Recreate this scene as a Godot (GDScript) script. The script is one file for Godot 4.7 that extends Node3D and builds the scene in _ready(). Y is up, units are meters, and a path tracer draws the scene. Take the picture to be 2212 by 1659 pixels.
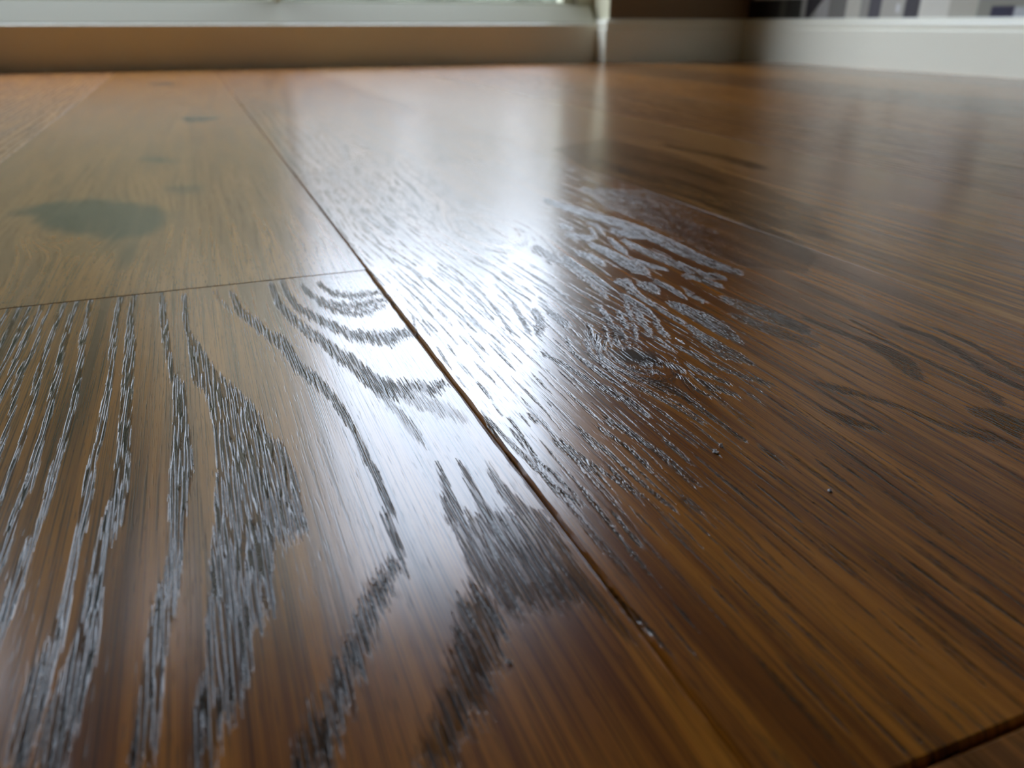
extends Node3D
# A low close-up along a lacquered oak plank floor towards a window and a corner of the room.
# World: planks run along -z, the floor is y = 0, the lens is 0.10 m above it.

const SEAMS := [-0.565, -0.357, -0.149, 0.0615, 0.2706, 0.4766, 0.6856, 0.8945, 1.1035, 1.3125, 1.5215]
const BACK := 2.105          # distance of the window-side skirting face
const RIGHT := 1.535         # the right-hand wall's skirting face
var M := {}                  # materials
var jobs := []               # plank textures to compute


func _ready():
	# ---- camera
	var cam := Camera3D.new()
	cam.name = "camera"
	add_child(cam)
	cam.position = Vector3(0, 0.1, 0)
	cam.rotation = Vector3(deg_to_rad(-25.14), deg_to_rad(-21.43), 0)
	var lens := CameraAttributesPhysical.new()
	lens.frustum_focal_length = 24.03
	lens.frustum_focus_distance = 0.222
	lens.exposure_aperture = 13.0
	lens.frustum_near = 0.01
	lens.frustum_far = 200.0
	lens.auto_exposure_enabled = false
	cam.attributes = lens
	cam.projection = Camera3D.PROJECTION_FRUSTUM
	cam.near = 0.01
	cam.far = 200.0
	cam.size = 2.0 * cam.near * tan(deg_to_rad(53.075 / 2))
	cam.current = true
	# ---- sky, exposure
	var env := Environment.new()
	env.background_mode = Environment.BG_SKY
	var sky := Sky.new()
	var ps := ProceduralSkyMaterial.new()
	ps.sky_top_color = Color(0.85, 0.915, 1.0)
	ps.sky_horizon_color = Color(0.56, 0.58, 0.6)
	ps.sky_curve = 0.3
	ps.ground_bottom_color = Color(0.3, 0.29, 0.26)
	ps.ground_horizon_color = Color(0.5, 0.5, 0.48)
	sky.sky_material = ps
	env.sky = sky
	env.background_energy_multiplier = 18.0
	env.tonemap_mode = Environment.TONE_MAPPER_LINEAR
	env.tonemap_exposure = 0.8
	env.sdfgi_enabled = true
	env.ssao_enabled = true
	env.ssil_enabled = true
	var we := WorldEnvironment.new()
	we.name = "environment"
	we.environment = env
	add_child(we)
	# ---- the place
	make_materials()
	build_floor()
	build_shell()
	build_window()
	build_outside()
	build_crumbs()


# ---------------------------------------------------------------- helpers

func mat(color: Color, rough := 0.6, spec := 0.5) -> StandardMaterial3D:
	var m := StandardMaterial3D.new()
	m.albedo_color = color
	m.roughness = rough
	m.metallic_specular = spec
	return m


func stool() -> SurfaceTool:
	var st := SurfaceTool.new()
	st.begin(Mesh.PRIMITIVE_TRIANGLES)
	return st


func quad(st: SurfaceTool, a: Vector3, b: Vector3, c: Vector3, d: Vector3):
	# a, b, c, d clockwise seen from the front
	var n := (c - a).cross(b - a).normalized()
	for v in [a, b, c, a, c, d]:
		st.set_normal(n)
		st.set_uv(Vector2(v.x + v.z * 0.37, v.y))
		st.add_vertex(v)


func box(st: SurfaceTool, lo: Vector3, hi: Vector3, bev := 0.0):
	# a box with chamfered edges
	var b := minf(bev, minf(hi.x - lo.x, minf(hi.y - lo.y, hi.z - lo.z)) * 0.45)
	if b <= 0.0:
		b = 0.00001
	var c := (lo + hi) * 0.5
	var h := (hi - lo) * 0.5
	for ax in 3:
		for s in [-1.0, 1.0]:
			var i := (ax + 1) % 3
			var j := (ax + 2) % 3
			var face := []
			for q in [[-1, -1], [1, -1], [1, 1], [-1, 1]]:
				var p := c
				p[ax] += s * h[ax]
				p[i] += q[0] * (h[i] - b)
				p[j] += q[1] * (h[j] - b)
				face.append(p)
			face_out(st, face, c)
			# edge strips between this face (+s on ax) and the face on axis i
			for t in [-1.0, 1.0]:
				var e := []
				for q in [[0, -1], [0, 1], [1, 1], [1, -1]]:
					var p := c
					p[j] += q[1] * (h[j] - b)
					if q[0] == 0:
						p[ax] += s * h[ax]
						p[i] += t * (h[i] - b)
					else:
						p[ax] += s * (h[ax] - b)
						p[i] += t * h[i]
					e.append(p)
				face_out(st, e, c)
	if bev > 0.0:
		for sx in [-1.0, 1.0]:
			for sy in [-1.0, 1.0]:
				for sz in [-1.0, 1.0]:
					var s3 := Vector3(sx, sy, sz)
					var tri := []
					for ax in 3:
						var p := c + s3 * (h - Vector3(b, b, b))
						p[ax] = c[ax] + s3[ax] * h[ax]
						tri.append(p)
					face_out(st, tri, c)


func face_out(st: SurfaceTool, pts: Array, centre: Vector3):
	var n: Vector3 = (pts[2] - pts[0]).cross(pts[1] - pts[0]).normalized()
	var mid: Vector3 = (pts[0] + pts[2]) * 0.5
	if n.dot(mid - centre) < 0.0:
		pts.reverse()
		n = -n
	for k in range(1, pts.size() - 1):
		for v in [pts[0], pts[k], pts[k + 1]]:
			st.set_normal(n)
			st.set_uv(Vector2(v.x + v.z * 0.37, v.y))
			st.add_vertex(v)


func sweep(st: SurfaceTool, profile: PackedVector2Array, a: Vector3, b: Vector3, out: Vector3, mitre_a := 0.0, mitre_b := 0.0, caps := true):
	# a profile (x = how far out of the wall, y = height) carried from a to b; mitre shifts an end along the run per unit of x
	var run := (b - a).normalized()
	var n := profile.size()
	var flip := out.cross(Vector3.UP).dot(run) < 0.0
	for k in n:
		var p := profile[k]
		var q := profile[(k + 1) % n]
		var pa := a + out * p.x + Vector3.UP * p.y + run * p.x * mitre_a
		var pb := b + out * p.x + Vector3.UP * p.y + run * p.x * mitre_b
		var qa := a + out * q.x + Vector3.UP * q.y + run * q.x * mitre_a
		var qb := b + out * q.x + Vector3.UP * q.y + run * q.x * mitre_b
		if flip:
			quad(st, pa, pb, qb, qa)
		else:
			quad(st, pb, pa, qa, qb)
	if caps:
		var tri := Geometry2D.triangulate_polygon(profile)
		for k in range(0, tri.size(), 3):
			for side in 2:
				var base := a if side == 0 else b
				var mi := mitre_a if side == 0 else mitre_b
				var pts := []
				for m in 3:
					var p: Vector2 = profile[tri[k + m]]
					pts.append(base + out * p.x + Vector3.UP * p.y + run * p.x * mi)
				var nn: Vector3 = (pts[2] - pts[0]).cross(pts[1] - pts[0])
				if nn.dot(run) * (1.0 if side == 1 else -1.0) < 0.0:
					pts.reverse()
				nn = (pts[2] - pts[0]).cross(pts[1] - pts[0]).normalized()
				for v in pts:
					st.set_normal(nn)
					st.set_uv(Vector2(v.x, v.y))
					st.add_vertex(v)


func obj(called: String, st: SurfaceTool, m: Material, parent: Node = self) -> MeshInstance3D:
	var o := MeshInstance3D.new()
	o.name = called
	o.mesh = st.commit()
	o.material_override = m
	parent.add_child(o, true)
	return o


func base(called: String, at := Vector3.ZERO) -> Node3D:
	var o := Node3D.new()
	o.name = called
	o.position = at
	add_child(o, true)
	return o


func struct(o: Node, label: String, category := ""):
	o.set_meta("kind", "structure")
	o.set_meta("label", label)
	o.set_meta("category", category if category else label.get_slice(" ", 0))


func tag(o: Node, label: String, category: String, group := ""):
	o.set_meta("label", label)
	o.set_meta("category", category)
	if group:
		o.set_meta("group", group)


func make_materials():
	M.white = mat(Color(0.95, 0.93, 0.85), 0.28)
	M.frame = mat(Color(0.8, 0.79, 0.71), 0.3)
	M.cream = mat(Color(0.86, 0.84, 0.72), 0.8, 0.3)
	M.taupe = mat(Color(0.52, 0.45, 0.37), 0.85, 0.3)
	M.plain = mat(Color(0.5, 0.45, 0.38), 0.85, 0.3)
	M.ceiling = mat(Color(0.66, 0.65, 0.62), 0.9, 0.3)
	M.sub = mat(Color(0.1, 0.065, 0.04), 0.9, 0.2)
	var g := mat(Color(1, 1, 1, 0.04), 0.0)
	g.transparency = BaseMaterial3D.TRANSPARENCY_ALPHA
	M.glass = g
	M.lawn = mat(Color(0.22, 0.26, 0.13), 0.95, 0.2)
	M.timber = mat(Color(0.5, 0.475, 0.43), 0.85, 0.3)
	M.render = mat(Color(0.66, 0.62, 0.52), 0.9, 0.3)
	M.tile = mat(Color(0.36, 0.24, 0.2), 0.85, 0.3)
	M.bark = mat(Color(0.25, 0.2, 0.15), 0.95, 0.2)
	M.leaf = mat(Color(0.13, 0.18, 0.08), 0.8, 0.3)
	M.box_leaf = mat(Color(0.24, 0.24, 0.19), 0.9, 0.2)
	M.shrub = mat(Color(0.46, 0.48, 0.4), 0.9, 0.2)
	M.tall_leaf = mat(Color(0.31, 0.3, 0.22), 0.9, 0.2)
	M.grit = mat(Color(0.85, 0.85, 0.86), 0.35, 0.5)
	M.sliver = mat(Color(0.6, 0.42, 0.24), 0.12, 0.6)


# ---------------------------------------------------------------- floor

var field := PackedByteArray()      # porous (open-grained) share of the plank being drawn, a coarse grid
var fx := 0
var fy := 0
var fsx := 0.0                      # millimetres per cell
var fsy := 0.0
var fw0 := 0.0


func poly(value: int, pts: Array):
	# a patch of open grain; corners as across, along in millimetres on the plank
	var p := PackedVector2Array()
	for k in range(0, pts.size(), 2):
		p.append(Vector2(pts[k] / fsx, (pts[k + 1] - fw0) / fsy))
	var lo := p[0]
	var hi := p[0]
	for q in p:
		lo = lo.min(q)
		hi = hi.max(q)
	for y in range(maxi(0, int(lo.y)), mini(fy - 1, int(hi.y) + 1) + 1):
		var xs := []
		var yc := y + 0.5
		for k in p.size():
			var a := p[k]
			var b := p[(k + 1) % p.size()]
			if (a.y <= yc) != (b.y <= yc):
				xs.append(a.x + (yc - a.y) / (b.y - a.y) * (b.x - a.x))
		xs.sort()
		for k in range(0, xs.size() - 1, 2):
			for x in range(maxi(0, roundi(xs[k])), mini(fx, roundi(xs[k + 1]))):
				var i := y * fx + x
				if field[i] < value:
					field[i] = value


func noise(seed_: int, freq: float, type := FastNoiseLite.TYPE_SIMPLEX_SMOOTH, octaves := 1) -> FastNoiseLite:
	var n := FastNoiseLite.new()
	n.seed = seed_
	n.frequency = freq
	n.noise_type = type
	n.fractal_type = FastNoiseLite.FRACTAL_NONE if octaves == 1 else FastNoiseLite.FRACTAL_FBM
	n.fractal_octaves = octaves
	return n


func streaks(seed_: int, rx: int, ry: int, across: float, along: float) -> PackedByteArray:
	# grey noise whose grains are «across» texels wide and «along» texels long
	var ky := maxf(1.0, along / across)
	var kx := 1.0
	if across > 6.0:
		kx = across / 4.0
		ky = along / 4.0
	var w := maxi(8, int(ceil(rx / kx)))
	var h := maxi(8, int(ceil(ry / ky)))
	var im := noise(seed_, 0.5 * kx / across).get_image(w, h, false, false, false)
	im.convert(Image.FORMAT_L8)
	im.resize(rx, ry, Image.INTERPOLATE_CUBIC)
	return im.get_data()


func knot_warp(u: float, w: float, knots: Array) -> float:
	# how far the grain is pushed sideways by the knots, millimetres
	var d := 0.0
	for k in knots:
		var du: float = u - k[0]
		var dw: float = (w - k[1]) / k[3]
		var r2 := du * du + dw * dw
		var a: float = k[2]
		d -= a * a * du / maxf(r2, a * a * 0.5)
	return d


func add_job(id: String, rx: int, ry: int, w0: float, w1: float, width: float, knots: Array, look: Dictionary) -> StandardMaterial3D:
	# w0, w1: where along the plank the texture lies, millimetres; width across it
	var m := StandardMaterial3D.new()
	m.metallic_specular = 0.5
	m.heightmap_enabled = true
	m.heightmap_scale = look.get("relief", 0.036)
	m.roughness = 1.0
	m.roughness_texture_channel = BaseMaterial3D.TEXTURE_CHANNEL_GREEN
	var mu := width / rx
	var mv := (w1 - w0) / ry
	var sd := id.hash() % 1000
	fsx = width / int(look.get("gx", 416))
	fsy = (w1 - w0) / int(look.get("gy", 512))
	fx = int(look.get("gx", 416))
	fy = int(look.get("gy", 512))
	fw0 = w0
	field = PackedByteArray()
	field.resize(fx * fy)
	var wx := 104
	var wy := 256
	var warp := PackedFloat32Array()
	warp.resize(wx * wy)
	if knots.size():
		for y in wy:
			for x in wx:
				warp[y * wx + x] = knot_warp((x + 0.5) * width / wx, w0 + (y + 0.5) * (w1 - w0) / wy, knots)
	# growth rings: bands of open pores along the grain
	var n1 := noise(sd + 1, 0.03)
	var n2 := noise(sd + 2, 1.0)
	var lam: float = look.get("ring", 7.0)
	var duty: float = look.get("duty", 0.3)
	var most: int = look.get("most", 200)
	var arch: float = look.get("arch", 0.0)
	var mid: float = look.get("mid", width * 0.5)
	var from_u: float = look.get("from_u", 0.0)
	var to_u: float = look.get("to_u", 1000.0)
	var thin: Array = look.get("thin", [])
	var ringed: Array = look.get("rings", [])
	for y in fy:
		var w := w0 + (y + 0.5) * fsy
		for x in fx:
			var u := (x + 0.5) * fsx
			if u < from_u or u > to_u:
				continue
			var q := u
			if knots.size():
				q += warp[mini(wy - 1, int(float(y) / fy * wy)) * wx + int(float(x) / fx * wx)]
			q += 5.0 * n1.get_noise_2d(u * 0.5, w * 0.12)
			var ph := q / lam
			if arch > 0.0:
				ph = sqrt(pow((q - mid) / lam, 2.0) + 1.0) * 1.0 + (w - w0) * arch
			for k in ringed:
				var rr: float = Vector2(u - k[0], (w - k[1]) / k[3]).length() * (1.0 + 0.12 * n1.get_noise_2d(u * 2.0, w * 2.0))
				if rr < k[2]:
					ph = rr / k[4]
			var f := ph - floorf(ph)
			var dash := n2.get_noise_2d(q * 0.5, w * 0.028 + floorf(ph) * 17.3)
			if thin.size() and u < thin[3]:
				var ft: float = q / thin[0] + 0.35 * n1.get_noise_2d(q * 3.0, w * 0.5)
				var ct := floorf(ft)
				var dt := n2.get_noise_2d(ct * 9.7, w * 0.045 + ct * 5.1)
				if absf(ft - ct - 0.5) < thin[1] * (0.35 + 1.3 * dt):
					field[y * fx + x] = int(thin[2])
			var wide := duty * (0.75 + 0.9 * dash)
			if f < wide:
				field[y * fx + x] = int(most * clampf((wide - f) / 0.06, 0.0, 1.0) * clampf(0.8 + dash, 0.0, 1.0))
	if look.has("trace"):
		(look.trace as Callable).call()
	var stain := PackedByteArray()
	if look.has("stain"):
		var keep := field
		field = PackedByteArray()
		field.resize(fx * fy)
		(look.stain as Callable).call()
		var si := Image.create_from_data(fx, fy, false, Image.FORMAT_L8, field)
		si.resize(fx / 16, fy / 10, Image.INTERPOLATE_LANCZOS)
		si.resize(rx, ry, Image.INTERPOLATE_CUBIC)
		stain = si.get_data()
		field = keep
	var fi := Image.create_from_data(fx, fy, false, Image.FORMAT_L8, field)
	fi.resize(rx, ry, Image.INTERPOLATE_BILINEAR)
	var off := PackedFloat32Array()
	if knots.size():
		var wi := Image.create_from_data(wx, wy, false, Image.FORMAT_RF, warp.to_byte_array())
		wi.resize(rx, ry, Image.INTERPOLATE_BILINEAR)
		off = wi.get_data().to_float32_array()
	var jn := noise(sd + 5, 0.16)
	var jn2 := noise(sd + 6, 0.45)
	var jit := PackedInt32Array()
	jit.resize(rx)
	for x in rx:
		jit[x] = int((7.5 * jn.get_noise_1d(x * mu / 0.1) + 4.5 * jn2.get_noise_1d(x * mu / 0.1)) / mv * float(look.get("jag", 1.0)))
	var job := {
		"rx": rx, "ry": ry, "mu": mu, "mask": fi.get_data(), "off": off, "jit": jit, "stain": stain, "mat": m, "look": look,
		"s1": streaks(sd + 10, rx, ry, 0.24 / mu if mu < 0.15 else 1.5, 34.0 / mv), "s2": streaks(sd + 11, rx, ry, maxf(0.34 / mu, 1.7), 13.0 / mv),
		"s3": streaks(sd + 12, rx, ry, 5.0 / mu, 110.0 / mv), "s4": streaks(sd + 13, rx, ry, maxf(0.2 / mu, 1.5), 5.0 / mv), "s5": streaks(sd + 14, rx, ry, maxf(float(look.get("bead_u", 0.27)) / mu, 1.6), maxf(float(look.get("bead_v", 0.9)) / mv, 1.6)),
		"s6": streaks(sd + 15, rx, ry, 1.6 / mu, 60.0 / mv),
		"color": [], "data": [],
	}
	job.color.resize(16)
	job.data.resize(16)
	job.coat = []
	job.coat.resize(16)
	jobs.append(job)
	return m


func run_jobs():
	for job in jobs:
		var crew := []
		for n in 4:
			var t := Thread.new()
			t.start(quarter_of.bind(n, job))
			crew.append(t)
		for t in crew:
			t.wait_to_finish()
		var c := PackedByteArray()
		var d := PackedByteArray()
		for k in 16:
			c.append_array(job.color[k])
			d.append_array(job.data[k])
		var m: StandardMaterial3D = job.mat
		m.albedo_texture = ImageTexture.create_from_image(Image.create_from_data(job.rx, job.ry, false, Image.FORMAT_RGB8, c))
		var t := ImageTexture.create_from_image(Image.create_from_data(job.rx, job.ry, false, Image.FORMAT_RG8, d))
		m.heightmap_texture = t
		m.roughness_texture = t
		if job.look.has("coat"):
			# the lacquer lies as a smooth skin on the closed grain and is broken over the open pores
			var e := PackedByteArray()
			for k in 16:
				e.append_array(job.coat[k])
			m.metallic_specular = job.look.coat
			m.clearcoat_enabled = true
			m.clearcoat = 0.6
			m.clearcoat_roughness = job.look.get("gloss", 0.23)
			m.clearcoat_texture = ImageTexture.create_from_image(Image.create_from_data(job.rx / 2, job.ry / 2, false, Image.FORMAT_L8, e))
	jobs.clear()


func quarter_of(n: int, job: Dictionary):
	for k in 4:
		rows_of(n * 4 + k, job)


func rows_of(part: int, job: Dictionary):
	var rx: int = job.rx
	var ry: int = job.ry
	var y0 := ry * part / 16
	var y1 := ry * (part + 1) / 16
	var mask: PackedByteArray = job.mask
	var off: PackedFloat32Array = job.off
	var jit: PackedInt32Array = job.jit
	var stain: PackedByteArray = job.stain
	var s1: PackedByteArray = job.s1
	var s2: PackedByteArray = job.s2
	var s3: PackedByteArray = job.s3
	var s4: PackedByteArray = job.s4
	var s5: PackedByteArray = job.s5
	var s6: PackedByteArray = job.s6
	var look: Dictionary = job.look
	var light: Color = look.get("light", Color(0.69, 0.45, 0.2))
	var dark: Color = look.get("dark", Color(0.45, 0.265, 0.11))
	var st_c: Color = look.get("stain_color", Color(0.2, 0.12, 0.06))
	var has_off := off.size() > 0
	var has_st := stain.size() > 0
	var deep: float = look.get("deep", 1.0)
	var calm: float = look.get("calm", 1.0)
	var sk: float = look.get("streak", 1.0)
	var bk: float = look.get("bead", 0.9)
	var inv_mu: float = 1.0 / float(job.mu)
	var c := PackedByteArray()
	var d := PackedByteArray()
	c.resize((y1 - y0) * rx * 3)
	d.resize((y1 - y0) * rx * 2)
	var o := 0
	var coated := look.has("coat")
	var e := PackedByteArray()
	if coated:
		e.resize((y1 - y0) * rx / 4)
	var hr := rx / 2
	for y in range(y0, y1):
		var row := y * rx
		for x in rx:
			var xs := x
			if has_off:
				xs = clampi(x + int(off[row + x] * inv_mu), 0, rx - 1)
			var i := row + xs
			var p := mask[clampi(y + jit[xs], 0, ry - 1) * rx + x] * 0.00392
			var fine := s1[i] * 0.00392 - 0.5
			var g := clampf((s2[i] * 0.00392 - 0.38) * 3.6, 0.0, 1.0)
			var bead := s5[i] * 0.00392 - 0.5
			var sp := clampf((s4[i] * 0.00392 - 0.8) * 8.0, 0.0, 1.0)
			var line := clampf((fine - 0.13) * 5.0, 0.0, 1.0) * calm
			g = p * clampf(g * sk + bk * bead, 0.0, 1.3)
			var h := 0.72 + 0.03 * calm * fine + 0.05 * calm * (s6[i] * 0.00392 - 0.5) - deep * (p * 0.05 + 0.36 * g) + 0.22 * bk * p * bead - (0.05 * sp + 0.035 * line) * (1.0 - p)
			var t := clampf(0.42 + (s3[i] * 0.00392 - 0.5) * 1.0 + (s6[i] * 0.00392 - 0.5) * 0.7 + fine * 0.3, 0.0, 1.0)
			var k := (1.0 - 0.3 * p - 0.42 * minf(g, 1.0)) * (1.0 - 0.3 * sp) * (1.0 - 0.3 * line)
			var r := light.r + (dark.r - light.r) * t
			var gg := light.g + (dark.g - light.g) * t
			var b := light.b + (dark.b - light.b) * t
			if has_st:
				var s := minf(1.0, stain[row + x] * 0.0042 * (0.3 + 0.8 * s3[i] * 0.00392 + 0.5 * s6[i] * 0.00392))
				r += (st_c.r - r) * s
				gg += (st_c.g - gg) * s
				b += (st_c.b - b) * s
			c[o * 3] = int(r * k * 255.0)
			c[o * 3 + 1] = int(gg * k * 255.0)
			c[o * 3 + 2] = int(b * k * 255.0)
			d[o * 2] = int(clampf(h, 0.0, 1.0) * 255.0)
			d[o * 2 + 1] = int(255.0 * (0.2 + 0.03 * p))
			if coated and (x & 1) == 0 and (y & 1) == 0:
				e[((y - y0) >> 1) * hr + (x >> 1)] = int(255.0 * clampf(1.0 - 1.25 * p - 0.5 * sp - 0.25 * line, 0.0, 1.0))
			o += 1
	job.color[part] = c
	job.coat[part] = e
	job.data[part] = d


func plank(parent: Node, u0: float, u1: float, parts: Array, bevel_l := 0.0007, bevel_r := 0.0007, drop := 0.0006, end := 0.0007, drop_r := -1.0) -> MeshInstance3D:
	# parts: [from, to, texture from, texture to, material] along the plank, metres ahead of the lens
	var mesh := ArrayMesh.new()
	var rng := RandomNumberGenerator.new()
	rng.seed = int(u0 * 1000) + 77
	var gap := 0.00012
	if drop_r < 0.0:
		drop_r = drop
	u0 += gap
	u1 -= gap
	var wa: float = parts[0][0]
	var wb: float = parts[-1][1]
	var low := -0.013
	var prev := []
	for part in parts:
		var st := stool()
		var w: float = part[0]
		var first := true
		while true:
			var wobble := rng.randf_range(-0.18, 0.18)
			# cross-section: bottom left, left arris, left edge of the top, right edge of the top, right arris, bottom right
			var e := end if (absf(w - wa) < 1e-6 or absf(w - wb) < 1e-6) else 0.0
			var sec := [Vector2(u0, low), Vector2(u0, -drop), Vector2(u0 + bevel_l * (1 + wobble), 0), Vector2(u1 - bevel_r * (1 + wobble), 0), Vector2(u1, -drop_r), Vector2(u1, low)]
			if w == wa:
				sec[2].y = -drop * 0.9
				sec[3].y = -drop_r * 0.9
			if absf(w - wb) < 1e-6:
				sec[2].y = -drop * 0.9
				sec[3].y = -drop_r * 0.9
			var ring := []
			for q in sec:
				ring.append(Vector3(q.x, q.y, -w))
			if prev.size():
				for k in 5:
					var pts := [prev[k], ring[k], ring[k + 1], prev[k + 1]]
					var n: Vector3 = (pts[2] - pts[0]).cross(pts[1] - pts[0]).normalized()
					for v in [pts[0], pts[1], pts[2], pts[0], pts[2], pts[3]]:
						st.set_normal(n)
						st.set_uv(Vector2((v.x - u0) / (u1 - u0), (-v.z - part[2]) / (part[3] - part[2])))
						st.add_vertex(v)
			if w == wa or absf(w - wb) < 1e-6:
				# the end face
				var order := [0, 1, 2, 3, 4, 5] if absf(w - wb) < 1e-6 else [5, 4, 3, 2, 1, 0]
				for k in range(1, 5):
					for v in [ring[order[0]], ring[order[k + 1]], ring[order[k]]]:
						st.set_normal(Vector3(0, 0, -1) if absf(w - wb) < 1e-6 else Vector3(0, 0, 1))
						st.set_uv(Vector2((v.x - u0) / (u1 - u0), (-v.z - part[2]) / (part[3] - part[2])))
						st.add_vertex(v)
			prev = ring
			if w >= part[1] - 1e-6:
				break
			var step := 0.006 if w < 0.5 and w > -0.01 else 0.12
			if w == wa:
				step = end
			var nxt := minf(w + step, part[1])
			if nxt > wb - end - 1e-6 and nxt < wb - 1e-6:
				nxt = wb - end
			if part == parts[-1] and w < wb - end - 1e-6 and nxt >= wb - 1e-6:
				nxt = wb - end
			w = nxt
		st.commit(mesh)
		mesh.surface_set_material(mesh.get_surface_count() - 1, part[4])
	var o := MeshInstance3D.new()
	o.name = "plank"
	o.mesh = mesh
	parent.add_child(o, true)
	return o


func build_floor():
	var fl := base("floor")
	struct(fl, "lacquered oak plank floor, honey brown with open grain and a glossy finish", "floor")
	var honey := {"light": Color(0.66, 0.41, 0.115), "dark": Color(0.42, 0.225, 0.055), "coat": 0.36}
	var a := add_job("front plank", 2048, 2048, 40, 336, 210.5, [], honey.merged({"gx": 842, "gy": 740, "trace": trace_a, "ring": 6.5, "duty": 0.32, "to_u": 68.0, "bead": 0.55, "jag": 0.62}, true))
	var b := add_job("knotty plank", 2048, 2048, 50, 600, 209.1, [[62, 205, 7.5, 3.0], [76, 389, 15.0, 2.6], [66, 640, 12.0, 3.0]], honey.merged({"gx": 836, "gy": 1100, "trace": trace_b, "ring": 7.4, "duty": 0.17, "most": 150, "jag": 0.3, "stain": stain_b, "streak": 0.55, "bead": 1.5, "bead_u": 0.36, "bead_v": 1.2, "relief": 0.05, "calm": 0.6, "coat": 0.5, "thin": [3.3, 0.1, 235, 92.0], "rings": [[62, 205, 12, 2.4, 2.7, 0.42]]}, true))
	var bf := add_job("knotty plank far", 1024, 1024, 600, 2130, 209.1, [[66, 640, 12.0, 3.0], [140, 1050, 12, 4.0]], honey.merged({"light": Color(0.75, 0.49, 0.19), "ring": 9.0, "duty": 0.36, "most": 120, "jag": 0.5, "relief": 0.008, "coat": 0.5}, true))
	var cc := add_job("stained plank", 1024, 2048, 334, 2130, 210.5, [[80, 470, 18.0, 2.2], [120, 640, 8.0, 3.0]], honey.merged({"gx": 421, "gy": 1200, "light": Color(0.69, 0.45, 0.17), "dark": Color(0.53, 0.325, 0.115), "ring": 5.0, "duty": 0.22, "most": 70, "jag": 0.3, "deep": 0.7, "relief": 0.018, "rings": [[104, 462, 40, 1.5, 5.0, 0.4]], "calm": 0.5, "stain": stain_c, "stain_color": Color(0.06, 0.05, 0.03)}, true))
	var dd := add_job("third plank", 1024, 2048, 120, 2130, 206.0, [[70, 900, 12.0, 4.0]], honey.merged({"gx": 412, "gy": 1000, "light": Color(0.74, 0.52, 0.27), "dark": Color(0.53, 0.345, 0.17), "ring": 5.5, "duty": 0.3, "most": 80, "jag": 1.2, "relief": 0.014, "bead_v": 4.0, "gloss": 0.26, "trace": trace_d}, true))
	var g1 := add_job("straight plank", 1024, 1024, 0, 2000, 208.5, [[60, 500, 10.0, 5.0]], honey.merged({"light": Color(0.76, 0.5, 0.2), "dark": Color(0.52, 0.3, 0.11), "ring": 8.0, "duty": 0.35, "most": 110, "jag": 1.0, "relief": 0.004, "gloss": 0.3}, true))
	var g2 := add_job("arched plank", 1024, 1024, 0, 2000, 208.5, [], honey.merged({"light": Color(0.62, 0.4, 0.19), "dark": Color(0.4, 0.24, 0.11), "ring": 12.0, "duty": 0.4, "most": 110, "arch": 0.006, "jag": 1.0, "relief": 0.004, "gloss": 0.3}, true))
	var ee := add_job("fourth plank", 1024, 1024, 150, 2130, 209.0, [[110, 1100, 14.0, 4.0]], honey.merged({"light": Color(0.72, 0.48, 0.22), "dark": Color(0.46, 0.285, 0.13), "ring": 8.0, "duty": 0.4, "most": 130, "arch": 0.004, "jag": 1.4, "relief": 0.012, "bead_v": 5.0, "gloss": 0.28}, true))
	run_jobs()
	var end := 2.13
	plank(fl, SEAMS[2], SEAMS[3], [[-1.5, 0.04, -0.256, 0.04, g1], [0.04, 0.334, 0.04, 0.336, a]], 0.0007, 0.0012, 0.0009, 0.0004)
	plank(fl, SEAMS[2], SEAMS[3], [[0.3343, end, 0.334, 2.13, cc]], 0.0008, 0.0005, 0.0006, 0.0004)
	plank(fl, SEAMS[3], SEAMS[4], [[0.0522, 0.6, 0.05, 0.6, b], [0.6, end, 0.6, 2.13, bf]], 0.0009, 0.00005, 0.0016, 0.0008, 0.0001)
	plank(fl, SEAMS[3], SEAMS[4], [[-1.9, 0.0514, -1.9, 0.1, g2]], 0.0008, 0.0006, 0.0008, 0.0006)
	plank(fl, SEAMS[4], SEAMS[5], [[-1.0, 0.12, -1.88, 0.12, g1], [0.12, end, 0.12, 2.13, dd]], 0.00005, 0.0002, 0.0001)
	var w := 0.2085
	for k in 6:
		var u0: float = SEAMS[5 + k] if 5 + k < SEAMS.size() else SEAMS[-1] + w * (5 + k - SEAMS.size() + 1)
		if u0 > RIGHT + 0.01:
			break
		var s := [0.3, -0.55, 0.0, -0.3, 0.15, -0.2][k] as float
		plank(fl, u0, minf(u0 + w, RIGHT + 0.02), [[s, end, s, s + 2.2, g2 if k % 2 == 0 else g1] if k else [0.3, end, 0.15, 2.13, ee]], 0.0003, 0.0003, 0.0004)
		plank(fl, u0, minf(u0 + w, RIGHT + 0.02), [[s - 2.0, s - 0.0006, s - 2.0, s, g1 if k % 2 == 0 else g2]])
	plank(fl, SEAMS[4], SEAMS[5], [[-2.6, -1.0006, -2.6, -0.6, g2]])
	for k in 11:
		var u1: float = SEAMS[2] - w * k
		var s := [-0.35, 0.25, -0.6, 0.4, 0.0, -0.2, 0.3, -0.5, 0.1, -0.3, 0.2][k] as float
		plank(fl, u1 - w, u1, [[s, end, s, s + 2.2, g1 if k % 2 == 0 else g2]], 0.0007, 0.0013 if k == 0 else 0.0007)
		plank(fl, u1 - w, u1, [[s - 2.0, s - 0.0006, s - 2.0, s, g2 if k % 2 == 0 else g1]])
	var st := stool()
	box(st, Vector3(-2.6, -0.05, -2.16), Vector3(1.75, -0.0132, 2.7))
	obj("subfloor", st, M.sub, fl)


# ---------------------------------------------------------------- shell

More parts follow.
